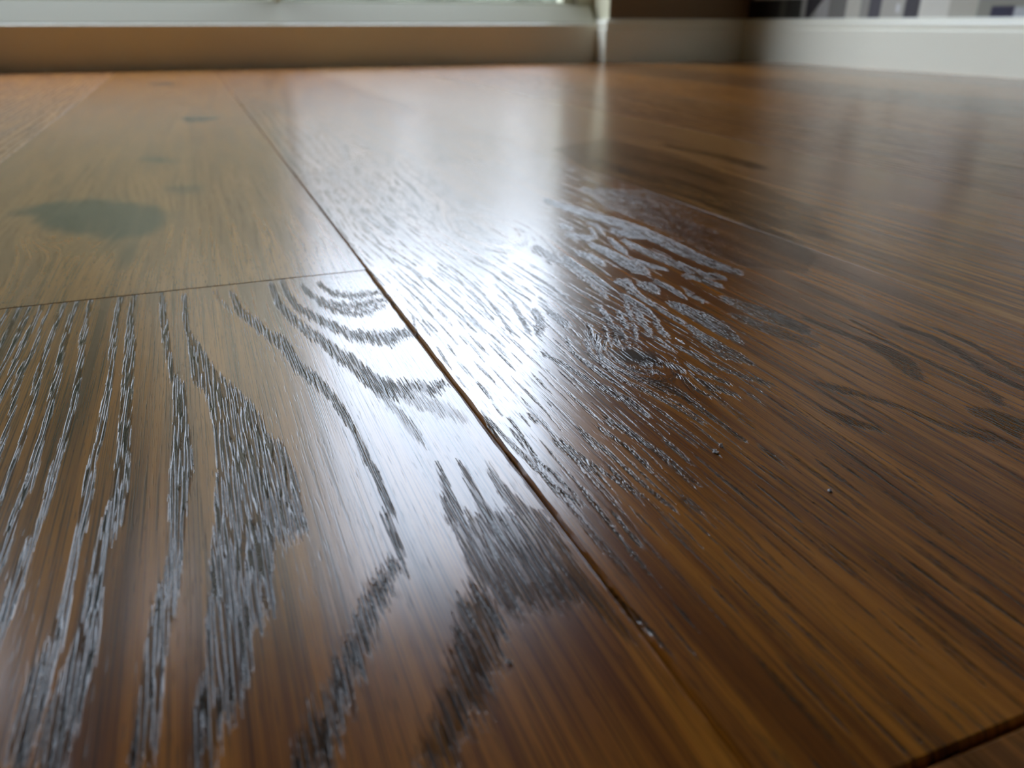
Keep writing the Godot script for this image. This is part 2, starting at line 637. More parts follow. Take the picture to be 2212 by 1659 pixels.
func skirting_profile() -> PackedVector2Array:
	# x out of the wall, y up: a plain board with a groove and a small ogee at the top
	return PackedVector2Array([Vector2(0, 0), Vector2(0.016, 0), Vector2(0.016, 0.0835), Vector2(0.0155, 0.0850), Vector2(0.0135, 0.0856), Vector2(0.0115, 0.0875), Vector2(0.0112, 0.0900), Vector2(0.0130, 0.0935), Vector2(0.0128, 0.0975), Vector2(0.0105, 0.1035), Vector2(0.0075, 0.1075), Vector2(0.0060, 0.1105), Vector2(0, 0.1115)])


func build_shell():
	var x0 := -2.55
	var z1 := 2.6
	var st := stool()
	box(st, Vector3(1.095, -0.05, -2.32), Vector3(1.8, 2.45, -2.066))
	box(st, Vector3(x0 - 0.2, -0.05, -2.32), Vector3(-1.95, 2.45, -2.066))
	box(st, Vector3(-1.95, 1.86, -2.32), Vector3(1.095, 2.45, -2.066))
	box(st, Vector3(-1.95, -0.05, -2.32), Vector3(1.095, 0.09, -2.16))
	struct(obj("wall_back", st, M.taupe), "dark taupe painted wall around the low window", "wall")
	st = stool()
	box(st, Vector3(1.0945, 0.1, -2.3), Vector3(1.097, 1.86, -2.0655))
	struct(obj("trim_1", st, M.cream), "cream painted window reveal at the right end of the window", "reveal")
	st = stool()
	box(st, Vector3(RIGHT + 0.016, -0.05, -2.066), Vector3(RIGHT + 0.2, 2.45, z1 + 0.2))
	var wr := obj("wall_right", st, M.plain)
	struct(wr, "right-hand wall papered with a grey photographic print", "wall")
	wallpaper(wr)
	st = stool()
	box(st, Vector3(x0 - 0.2, -0.05, -2.066), Vector3(x0, 2.45, z1 + 0.2))
	struct(obj("wall_left", st, M.plain), "plain pale wall on the left side of the room", "wall")
	st = stool()
	box(st, Vector3(x0, -0.05, z1), Vector3(RIGHT + 0.016, 2.45, z1 + 0.2))
	struct(obj("wall_front", st, M.plain), "plain pale wall behind the viewer", "wall")
	st = stool()
	box(st, Vector3(x0 - 0.2, 2.4, -2.32), Vector3(RIGHT + 0.2, 2.6, z1 + 0.2))
	struct(obj("ceiling", st, M.ceiling), "plain white ceiling of the room", "ceiling")
	# skirtings
	var pr := skirting_profile()
	st = stool()
	sweep(st, pr, Vector3(1.095, 0, -2.066), Vector3(RIGHT + 0.016, 0, -2.066), Vector3(0, 0, 1), -1.0, -1.0, true)
	sweep(st, pr, Vector3(1.095, 0, -2.16), Vector3(1.095, 0, -2.066), Vector3(-1, 0, 0), 0.0, 1.0, true)
	struct(obj("baseboard_back", st, M.white), "white moulded skirting board in shade below the taupe wall", "skirting")
	st = stool()
	sweep(st, pr, Vector3(RIGHT + 0.016, 0, -2.066), Vector3(RIGHT + 0.016, 0, z1), Vector3(-1, 0, 0), 1.0, 0.0, true)
	struct(obj("baseboard_right", st, M.white), "white moulded skirting board lit by daylight along the papered wall", "skirting")
	st = stool()
	sweep(st, pr, Vector3(x0, 0, z1), Vector3(x0, 0, -2.066), Vector3(1, 0, 0), 0.0, 0.0, true)
	struct(obj("baseboard_left", st, M.white), "white moulded skirting board along the plain left wall", "skirting")
	st = stool()
	var low := PackedVector2Array([Vector2(0, 0), Vector2(0.055, 0), Vector2(0.055, 0.0925), Vector2(0.0545, 0.0950), Vector2(0.0530, 0.0970), Vector2(0.0505, 0.0982), Vector2(0.048, 0.0986), Vector2(0, 0.0986)])
	sweep(st, low, Vector3(-1.95, 0, -2.16), Vector3(1.0775, 0, -2.16), Vector3(0, 0, 1))
	struct(obj("baseboard_window", st, M.white), "plain white board with a rounded top under the window sill", "skirting")


func wallpaper(parent: Node):
	# flat print: blurred grey city-like shapes; the strip just above the skirting is what shows
	var W := 1024
	var H := 256
	var im := Image.create(W, H, false, Image.FORMAT_RGB8)
	im.fill(Color(0.45, 0.44, 0.43))
	var rng := RandomNumberGenerator.new()
	rng.seed = 5
	for k in 420:
		var g := rng.randf_range(0.7, 0.86)
		var tone := Color(g, g * rng.randf_range(0.96, 0.99), g * rng.randf_range(0.86, 0.95))
		im.fill_rect(Rect2i(rng.randi_range(0, W), rng.randi_range(0, H), rng.randi_range(6, 46), rng.randi_range(10, 80)), tone)
	# 1024 texels over 2.4 m from the corner (left) towards the viewer; rows count down from 0.6 m to 0
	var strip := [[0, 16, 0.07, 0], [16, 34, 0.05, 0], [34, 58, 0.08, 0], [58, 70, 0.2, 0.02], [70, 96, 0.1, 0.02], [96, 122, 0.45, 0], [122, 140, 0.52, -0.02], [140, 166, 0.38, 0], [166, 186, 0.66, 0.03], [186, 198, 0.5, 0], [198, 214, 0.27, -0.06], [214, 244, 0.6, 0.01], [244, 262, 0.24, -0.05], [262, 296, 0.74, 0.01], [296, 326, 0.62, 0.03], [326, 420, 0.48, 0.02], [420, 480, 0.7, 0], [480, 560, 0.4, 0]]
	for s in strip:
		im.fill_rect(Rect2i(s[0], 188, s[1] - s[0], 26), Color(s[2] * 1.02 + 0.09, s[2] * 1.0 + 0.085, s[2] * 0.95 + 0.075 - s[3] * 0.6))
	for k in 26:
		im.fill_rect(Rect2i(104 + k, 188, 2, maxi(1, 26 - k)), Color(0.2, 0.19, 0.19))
	im.fill_rect(Rect2i(326, 190, 120, 5), Color(0.55, 0.54, 0.52))
	im.fill_rect(Rect2i(340, 200, 22, 12), Color(0.27, 0.26, 0.31))
	im.fill_rect(Rect2i(362, 201, 80, 11), Color(0.72, 0.72, 0.72))
	im.fill_rect(Rect2i(234, 196, 4, 8), Color(0.85, 0.85, 0.84))
	im.resize(W / 2, H / 2, Image.INTERPOLATE_LANCZOS)
	im.resize(W, H, Image.INTERPOLATE_CUBIC)
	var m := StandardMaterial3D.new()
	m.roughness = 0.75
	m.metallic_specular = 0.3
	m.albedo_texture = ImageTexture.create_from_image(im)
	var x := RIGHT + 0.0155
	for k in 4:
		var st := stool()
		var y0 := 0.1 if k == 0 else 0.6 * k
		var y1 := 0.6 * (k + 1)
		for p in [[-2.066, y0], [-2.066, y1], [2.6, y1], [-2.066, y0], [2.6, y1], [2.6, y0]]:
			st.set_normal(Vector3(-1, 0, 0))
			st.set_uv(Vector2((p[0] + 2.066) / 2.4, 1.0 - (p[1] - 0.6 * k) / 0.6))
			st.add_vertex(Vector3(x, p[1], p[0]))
		obj("wallpaper", st, m, parent)


func build_window():
	var wn := base("window_1")
	struct(wn, "low white framed window standing on the sill, left of the taupe wall", "window")
	var L := -1.95
	var R := 1.0945
	var top := 1.86
	var z0 := -2.235
	var z1 := -2.165
	var st := stool()
	var sl := PackedVector2Array([Vector2(0, 0.0988), Vector2(0.050, 0.0988), Vector2(0.0515, 0.0998), Vector2(0.0515, 0.1015), Vector2(0.012, 0.1440), Vector2(0.0, 0.1440)])
	sweep(st, sl, Vector3(L, 0, -2.165), Vector3(1.0775, 0, -2.165), Vector3(0, 0, 1))
	obj("sill", st, M.frame, wn)
	st = stool()
	box(st, Vector3(L, 0.09, z0), Vector3(R, 0.1465, z1), 0.002)
	box(st, Vector3(L, top - 0.06, z0), Vector3(R, top, z1), 0.002)
	box(st, Vector3(L, 0.1465, z0), Vector3(L + 0.05, top - 0.06, z1), 0.002)
	box(st, Vector3(R - 0.05, 0.1465, z0), Vector3(R, top - 0.06, z1), 0.002)
	obj("frame", st, M.frame, wn)
	st = stool()
	box(st, Vector3(0.2245, 0.1466, z0 + 0.012), Vector3(0.2405, top - 0.06, z1 + 0.006), 0.003)
	obj("mullion", st, M.frame, wn)
	for p in [[L + 0.05, 0.2245], [0.2405, R - 0.05]]:
		st = stool()
		var b := 0.006
		var b2 := 0.006 if p[0] < 0.0 else 0.036
		var zz0 := z0 + 0.012
		var zz1 := z1 - 0.012
		box(st, Vector3(p[0], 0.1467, zz0), Vector3(p[1], 0.152, zz1), 0.0015)
		box(st, Vector3(p[0], top - 0.075, zz0), Vector3(p[1], top - 0.0601, zz1), 0.0015)
		box(st, Vector3(p[0], 0.152, zz0), Vector3(p[0] + b, top - 0.075, zz1), 0.0015)
		box(st, Vector3(p[1] - b2, 0.152, zz0), Vector3(p[1], top - 0.075, zz1), 0.0015)
		obj("glazing_bead", st, M.frame, wn)
		st = stool()
		box(st, Vector3(p[0] + 0.002, 0.149, -2.203), Vector3(p[1] - 0.002, top - 0.063, -2.199))
		obj("pane", st, M.glass, wn)


func build_outside():
	var st := stool()
	box(st, Vector3(-30, -0.3, -40), Vector3(30, -0.15, -2.33))
	struct(obj("ground", st, M.lawn), "green lawn outside beyond the window", "lawn")
	# slatted garden fence
	var fence := base("fence", Vector3(0, -0.15, -6.5))
	tag(fence, "pale weathered board fence across the garden beyond the glass", "fence")
	for k in 9:
		st = stool()
		box(st, Vector3(-4.05 + k * 1.5, 0, -0.05), Vector3(-3.95 + k * 1.5, 2.1, 0.05), 0.006)
		obj("post", st, M.timber, fence)
	for k in 13:
		st = stool()
		box(st, Vector3(-4.0, 0.06 + k * 0.155, 0.051), Vector3(8.0, 0.205 + k * 0.155, 0.073), 0.004)
		obj("board", st, M.timber, fence)
	# neighbouring house
	var h := base("house", Vector3(0, -0.15, -9.5))
	tag(h, "tall pale rendered house behind the garden fence", "house")
	st = stool()
	box(st, Vector3(-1.1, 0, -6.0), Vector3(1.02, 9.0, 0), 0.01)
	obj("wall", st, M.render, h)
	st = stool()
	sweep(st, PackedVector2Array([Vector2(-1.5, 9.0), Vector2(1.2, 9.0), Vector2(-0.15, 10.4)]), Vector3(0, 0, 0.2), Vector3(0, 0, -6.2), Vector3(1, 0, 0))
	obj("roof", st, M.tile, h)
	# low clipped planting in front of the fence
	tag(hedge(90, 0.62, 0.5, 21, M.box_leaf), "low clipped dull green hedge along the foot of the right half of the fence", "hedge")
	tag(hedge(45, -4.0, 1.68, 22, M.tall_leaf), "chest-high clipped hedge in front of the left half of the fence", "hedge")
	# shrubs that stand above the fence
	var sizes := [[0.95, 2.35, 0.62, "widest grey-green shrub directly behind the fence beside the pale house"], [2.1, 2.75, 0.55, "tallest grey-green shrub behind the middle of the fence"], [3.15, 2.2, 0.5, "small round grey-green shrub right of the tallest one behind the fence"], [4.3, 2.6, 0.6, "grey-green shrub behind the far right end of the fence"]]
	for q in sizes:
		q[2] *= 0.72
		var sh := base("shrub", Vector3(q[0] + 0.4, -0.15, -7.6))
		tag(sh, q[3], "shrub", "shrubs behind the fence")
		st = stool()
		lathe(st, [[0.05, 0.0], [0.03, q[1] * 0.6]], 8, 0.0, 3)
		obj("stem", st, M.bark, sh)
		st = stool()
		lathe(st, [[0.02, 0.15], [q[2] * 0.75, 0.5], [q[2], q[1] * 0.5], [q[2] * 0.85, q[1] * 0.75], [q[2] * 0.4, q[1] * 0.94], [0.01, q[1]]], 28, 0.28, int(q[1] * 100))
		obj("foliage", st, M.shrub, sh)
	# a dark evergreen
	var t := base("tree", Vector3(-2.15, -0.15, -8.05))
	tag(t, "dark bushy evergreen tree beside the pale house outside", "tree")
	st = stool()
	lathe(st, [[0.09, 0.0], [0.075, 0.4], [0.06, 1.2], [0.02, 6.6]], 12, 0.0, 3)
	obj("trunk", st, M.bark, t)
	st = stool()
	lathe(st, [[0.02, 0.3], [0.9, 0.5], [1.2, 1.2], [1.32, 2.2], [1.32, 3.6], [1.2, 5.0], [0.9, 6.2], [0.45, 7.2], [0.02, 7.8]], 48, 0.12, 9)
	obj("crown", st, M.leaf, t)


func hedge(count: int, x0: float, height: float, seed_: int, m: Material) -> MeshInstance3D:
	# a clipped row of planting with a rounded, uneven top
	var st := stool()
	var n := noise(seed_, 5.0)
	for k in count:
		for row in 8:
			var q := []
			for c in [[k, row], [k + 1, row], [k + 1, row + 1], [k, row + 1]]:
				var x: float = x0 + c[0] * 0.1
				var e: float = PI * c[1] / 8.0
				var g := 1.0 + 0.16 * n.get_noise_2d(x, c[1] * 0.3)
				q.append(Vector3(x, -0.16 + height * pow(sin(e), 0.4) * g, -5.6 + 0.3 * cos(e) * g))
			quad(st, q[0], q[1], q[2], q[3])
	return obj("hedge", st, m)


func lathe(st: SurfaceTool, prof: Array, seg: int, rough: float, seed_: int):
	var n := noise(seed_, 2.2, FastNoiseLite.TYPE_SIMPLEX_SMOOTH, 3)
	var rows := []
	var steps := 4 if rough > 0.0 else 1
	for k in prof.size() - 1:
		for s in steps:
			var f := float(s) / steps
			rows.append([lerpf(prof[k][0], prof[k + 1][0], f), lerpf(prof[k][1], prof[k + 1][1], f)])
	rows.append(prof[-1])
	for k in rows.size() - 1:
		for s in seg:
			var p := []
			for q in [[k, s], [k + 1, s], [k + 1, s + 1], [k, s + 1]]:
				var a: float = TAU * (q[1] % seg) / seg
				var r: float = rows[q[0]][0]
				r *= 1.0 + rough * n.get_noise_3d(cos(a) * r, rows[q[0]][1], sin(a) * r) * 1.6
				p.append(Vector3(cos(a) * r, rows[q[0]][1], sin(a) * r))
			quad(st, p[0], p[1], p[2], p[3])


func grit(called: String, at: Vector3, size: float, m: Material, seed_: int, label: String, category: String, stretch := 1.0, turn := 0.0):
	# a small broken lump, half sunk into the lacquer
	var n := noise(seed_, 1.3)
	var st := stool()
	var rows := 7
	var seg := 10
	var p := []
	for y in rows + 1:
		var line := []
		var e := PI * y / rows - PI / 2
		for x in seg:
			var a := TAU * x / seg
			var d := Vector3(cos(e) * cos(a), sin(e), cos(e) * sin(a))
			var v := d * (0.75 + 0.55 * n.get_noise_3dv(d * 1.4))
			line.append(Vector3(v.x * size * 0.5, v.y * size * 0.42 / sqrt(stretch), v.z * size * 0.5 * stretch).rotated(Vector3.UP, turn))
		p.append(line)
	for y in rows:
		for x in seg:
			quad(st, p[y][x], p[y + 1][x], p[y + 1][(x + 1) % seg], p[y][(x + 1) % seg])
	var o := obj(called, st, m)
	o.position = at + Vector3.UP * size * 0.2
	tag(o, label, category)


func build_crumbs():
	grit("speck", Vector3(0.1113, 0, -0.1405), 0.0017, M.grit, 3, "larger pale speck of grit, the front one of a close pair on the knotty plank", "speck")
	grit("speck", Vector3(0.1147, 0, -0.1428), 0.0014, M.grit, 4, "smaller pale speck of grit right behind the larger one of the close pair", "speck")
	grit("speck", Vector3(0.1258, 0, -0.1154), 0.0011, M.grit, 5, "lone pale speck of grit on the dark wood right of the close pair", "speck")
	grit("speck", Vector3(0.0360, 0, -0.0930), 0.0011, M.grit, 6, "lone pale speck of grit on the front plank near the fading reflection", "speck")
	grit("splinter", Vector3(0.1448, 0, -0.2084), 0.0012, M.sliver, 8, "long glossy sliver of wood lying along the grain behind the dark knot", "splinter", 8.0, 0.0)


# ---------------------------------------------------------------- hand-drawn grain, millimetres across and along each plank

func trace_a():
	poly(255, [69.9, 336.2, 70, 322.9, 69.9, 309, 70.6, 305.9, 71.4, 306.3, 71.5, 320.1, 71.5, 333.2, 70.6, 336.7])
	poly(255, [73.5, 336.6, 73.8, 314.2, 74.4, 288.1, 75.2, 285.2, 75.9, 285.8, 75.6, 311.4, 75.1, 333.9, 74.3, 337.4])
	poly(255, [76.8, 336.1, 77.3, 316.6, 78.1, 296.1, 78.5, 272.3, 78.5, 261.8, 79.2, 259.4, 79.9, 259.9, 79.8, 270.2, 80, 293.1, 79.6, 313.2, 78.4, 333.8, 77.5, 337.2])
	poly(255, [81.4, 334.5, 81.2, 308.2, 80.6, 281.6, 81.9, 260.6, 82, 242.9, 82.9, 239.9, 83.7, 240.6, 83.7, 258.2, 82.9, 278.3, 83.2, 304.8, 82.9, 331.8, 82.2, 335.3])
	poly(255, [84.7, 335, 84.6, 311.2, 85.5, 285.3, 84.1, 265, 87, 232, 88.1, 215, 88.8, 202.6, 89.4, 201.1, 89.9, 201.7, 89.2, 213.9, 88.6, 230.5, 86.3, 262.2, 87.1, 282.9, 85.7, 309.7, 86, 332.8, 85.4, 335.7])
	poly(255, [89.3, 336.5, 89.3, 313.3, 89.1, 285.4, 89.8, 257.4, 92.1, 232.1, 92.7, 208.1, 92.9, 190.2, 92.9, 183, 93.4, 181.6, 93.9, 181.9, 94, 189.1, 94.1, 206.5, 93.6, 230.6, 92.2, 255, 91, 282.8, 90.9, 310.9, 91, 333.6, 90.2, 337.7])
	poly(255, [93.8, 335.8, 93.3, 313.6, 94.1, 281.8, 95.4, 257.7, 96.6, 225.4, 96.9, 202.3, 97.4, 190.3, 97, 181.7, 96.8, 172.3, 97, 157.8, 98, 155.4, 98.9, 156.2, 98.5, 170.7, 98.6, 179.8, 99.5, 188, 99.4, 200, 98.8, 223.2, 97.8, 255.4, 96.4, 279.4, 95.2, 310.9, 95.6, 332.8, 94.8, 336.9])
	poly(255, [98.4, 334.6, 98.4, 320.6, 99.4, 290.3, 101.2, 263, 102.5, 237.9, 102.8, 213.2, 102.1, 196.1, 102.6, 184.3, 102.7, 170, 101.7, 162.3, 101, 152.8, 100.6, 143, 100.7, 135.1, 101.8, 132.5, 103, 133.2, 103.2, 140.6, 103.4, 150.4, 103.2, 160.7, 104.2, 168.5, 104.5, 182.6, 104.1, 194.2, 104.6, 211.3, 104.4, 236.1, 103.3, 261.4, 101.8, 288.3, 100.4, 318.5, 100.1, 332.4, 99.2, 336.3])
	poly(255, [109, 334.7, 109, 308.8, 109.6, 279.8, 111.2, 253.7, 111, 226.8, 111.5, 207.8, 110.7, 195.9, 110.5, 181.1, 111.1, 166.6, 111, 159.7, 111.1, 151.1, 111, 144.3, 110.7, 135, 110.2, 129, 109, 122.8, 107.8, 114.2, 107.6, 106.1, 107.5, 101.7, 109.1, 98.5, 110.8, 99.3, 111, 103.6, 111.5, 111.3, 112.1, 120, 112.7, 126.7, 112.8, 133.5, 112.6, 143.1, 112.7, 149.8, 112.9, 158.1, 113.3, 165, 113.2, 179.3, 112.5, 194.3, 113.4, 206.1, 113.4, 224.9, 112.9, 252.4, 112, 278.3, 111, 307, 111.2, 332.2, 110.1, 337.2])
	poly(255, [114.3, 334.9, 113.7, 310.5, 114.5, 277.7, 115.4, 252.1, 116.3, 220.3, 116.8, 202.7, 117.4, 182.2, 116.4, 165.5, 115.7, 161.3, 115.4, 149.5, 115, 141.8, 114.8, 132.6, 114.5, 124.6, 113, 116, 112, 107.8, 111.5, 100.4, 113.8, 95.7, 116.3, 97, 116.6, 104.3, 117.4, 112.2, 118.4, 121.4, 118.6, 130.2, 118, 139.9, 118, 147.6, 118.4, 158.5, 120.6, 161.2, 121.1, 179.8, 120.1, 201, 119.5, 218.6, 118.8, 250.1, 118.1, 276, 115.7, 309, 116.4, 332.2, 115.4, 337.3])
	poly(255, [124.6, 332.9, 125.1, 305.2, 126.6, 275.4, 129.3, 243.3, 130.2, 233.8, 130.5, 211.3, 129.9, 184.8, 129.6, 170, 129.9, 158.9, 130.3, 152, 128.7, 139.1, 127.8, 132.4, 126.6, 123.8, 126.2, 115.6, 125.8, 108.4, 125.4, 100.5, 124.8, 94.9, 126.2, 91.6, 128.2, 92.6, 128.9, 98.3, 129.3, 106.5, 129.6, 113.6, 130.4, 121.1, 131.6, 129.4, 132.2, 136.7, 132.9, 150.4, 133.3, 157.5, 133.8, 167.6, 135.4, 182.3, 134.2, 210.2, 133.7, 234.2, 130.5, 243.7, 129.1, 275.5, 127.7, 305.1, 126.1, 332.7, 125.3, 335.7])
	poly(255, [133.1, 326.5, 134.9, 326.9, 135.2, 292.6, 137, 271.8, 139.4, 263.3, 141.4, 249.5, 144.7, 235.1, 148.6, 223.9, 151, 213.9, 154.1, 204.2, 153.9, 192.6, 157.3, 186.6, 158.6, 177.4, 158.7, 165.5, 158, 155.1, 158.5, 153.2, 157.6, 144, 153.9, 144.2, 150.9, 143.6, 149.3, 130.5, 149.2, 121.3, 146.7, 121.4, 144.6, 116.1, 143.3, 106.7, 141.1, 100.4, 138.3, 95.7, 137.1, 89.3, 133.2, 90.8, 133.7, 96.8, 134, 102.2, 135.3, 106.9, 136.3, 115.2, 136.5, 123.6, 138.2, 131.4, 137.4, 135.2, 138.8, 148.4, 139.6, 160.7, 139.3, 162.4, 140.9, 176.3, 140.7, 190.5, 140.5, 207.5, 139.7, 222.8, 136.4, 233.5, 135, 249.3, 135, 269.5, 133.3, 293.3])
	poly(255, [163.4, 264.5, 164.8, 251, 165.9, 233.5, 169.1, 223.8, 171.3, 215.5, 172.9, 206.9, 174.2, 197.5, 175.2, 191.3, 175.3, 181.1, 175, 169, 176.1, 163.5, 175.8, 155, 175.8, 144.9, 174, 142.9, 174.1, 134.5, 174.4, 127.2, 174.9, 126.6, 175.4, 127.5, 176.1, 135, 176.1, 142.7, 177.4, 144.8, 177.5, 155.5, 177.9, 164.5, 177.1, 170.2, 177.2, 182, 176.8, 192.4, 176.5, 199.8, 175.4, 209.9, 174.1, 219.8, 171.8, 229.1, 169.2, 238.3, 168, 255, 165.6, 267.9, 164, 269.1])
	poly(200, [151.1, 320.1, 152, 297.5, 157.8, 274.6, 160.8, 264.2, 164.7, 248.4, 166.8, 248.2, 167.4, 254.3, 163, 269.6, 160.5, 281.4, 154.8, 303.1, 153.5, 322.3, 152, 325.3])
	poly(120, [144.9, 324.6, 146.6, 313.6, 150.5, 296.3, 151.3, 296, 151.4, 298.6, 147.6, 315.9, 146.6, 327.3, 145.4, 328.9])
	poly(255, [174, 128.1, 171, 126.1, 167.9, 123.2, 165, 118.4, 162.4, 114.6, 160.5, 108.8, 157.2, 104.3, 154.4, 97.9, 151.7, 94.3, 149.4, 90.5, 147.3, 87, 148.3, 81.8, 152.2, 82.3, 154, 86, 155.7, 90, 157.9, 94.5, 160.5, 100.7, 163.5, 105.6, 165.8, 111, 168, 114.4, 170.3, 119.3, 172.4, 122.6, 174.7, 126, 175.1, 127.8])
	poly(255, [167, 326.8, 166.9, 300.5, 169.4, 282.3, 172.4, 267.2, 176.8, 253.5, 179.2, 238.9, 182.6, 228.3, 184.2, 218.3, 186, 206.8, 191.1, 202.3, 196.7, 202.6, 199.6, 204, 202.1, 197.8, 208.1, 206.1, 208.9, 209.1, 207.6, 209.4, 203.2, 204, 201.7, 209.4, 198.3, 210.8, 193.9, 212.5, 190.9, 217.6, 188.4, 224.8, 186.7, 236, 182.8, 246.2, 179.6, 259.7, 175.2, 274, 172.1, 287.6, 169.7, 304.2, 169.5, 328.8, 168.2, 332.0])
	poly(255, [172.1, 329.7, 171.9, 309.8, 173.6, 290.4, 178.7, 276.1, 183.1, 265.1, 187.2, 253.9, 193.7, 247.1, 200.2, 243, 206.6, 248.3, 210.2, 250.8, 212.1, 255.1, 211, 257.8, 207.4, 256.1, 202.2, 253.9, 196, 256.4, 189.5, 261.6, 185.3, 271.4, 181, 282.8, 176.2, 296.5, 174.6, 313.3, 174.6, 331.8, 173.4, 334.8])
	poly(255, [179.2, 321.5, 181, 303.8, 186.1, 292.7, 193.4, 285.1, 201.5, 285.3, 209.4, 290.5, 210.3, 292.7, 209.8, 294.1, 202.3, 290.9, 194.6, 291, 187.4, 297.6, 182.6, 308, 180.9, 324.7, 179.8, 325.5])
	poly(220, [181.4, 311.4, 182.9, 294.6, 186.6, 284.2, 193, 276.4, 199, 276.3, 206.8, 282.4, 207.6, 284.4, 207.1, 285.5, 199.6, 281.1, 194.1, 281.5, 187.9, 288.8, 184.4, 298.1, 182.8, 314, 181.9, 314.6])
	poly(255, [186.3, 321, 189.8, 303.4, 197, 297, 204.7, 297.2, 209.8, 301.5, 210.5, 303.3, 210.1, 304.4, 205.4, 301.9, 198.1, 302.5, 191.3, 308.4, 187.8, 324.8, 186.6, 324.6])
	poly(130, [187.2, 204.4, 188.7, 191.5, 189.5, 180.4, 191.3, 172.8, 192.1, 172.3, 192.7, 174.1, 192.4, 183.2, 191.2, 194.3, 188.7, 206.4, 187.7, 206.8])
	poly(110, [190.7, 202.1, 196, 193.6, 199.7, 187.7, 203.1, 182.6, 204.9, 179.2, 206.7, 179.7, 207.3, 183.1, 205.8, 187.5, 202.8, 193.9, 198.9, 200.2, 193.2, 208.1, 190.9, 206.6])
	poly(190, [191.1, 157.9, 189.8, 149.3, 188.5, 142.2, 187, 135.3, 188.6, 132.2, 191.2, 135.7, 191.7, 142.6, 192.3, 149.8, 192.9, 158.4, 192.1, 159.7])
	poly(190, [197.2, 157.3, 195.9, 146.8, 195.2, 137.9, 195.2, 131.2, 197.2, 130, 198.8, 133.6, 197.7, 139.2, 198.1, 147.7, 198.6, 157.8, 198, 158.7])
	poly(160, [203, 153, 201.8, 142.4, 202.6, 133.9, 204.6, 125.1, 207.8, 124.9, 209.4, 129.9, 205.9, 137, 204.5, 144.1, 204.9, 153.9, 204, 154.9])
	poly(165, [189.4, 135.9, 195.4, 137.4, 201.6, 133.7, 207.9, 132.5, 208.1, 124.2, 208.5, 118.7, 207.8, 111.2, 208.2, 103.9, 208.1, 97.3, 207.8, 89.2, 206.4, 91.8, 204.8, 97.3, 204.7, 101, 200.5, 102.6, 193.1, 104.1, 188.2, 103.8, 188.8, 109.6, 186.4, 116.5, 186.1, 122.4])
	poly(215, [182.4, 112.1, 187.2, 114.1, 188.4, 105, 185.3, 96, 180.6, 90.5, 178.2, 86.2, 174.8, 84.8, 172, 80.2, 169.6, 76.5, 164.2, 78.6, 167.5, 83.6, 172.2, 89.9, 175.2, 96.1, 178.2, 102.9])


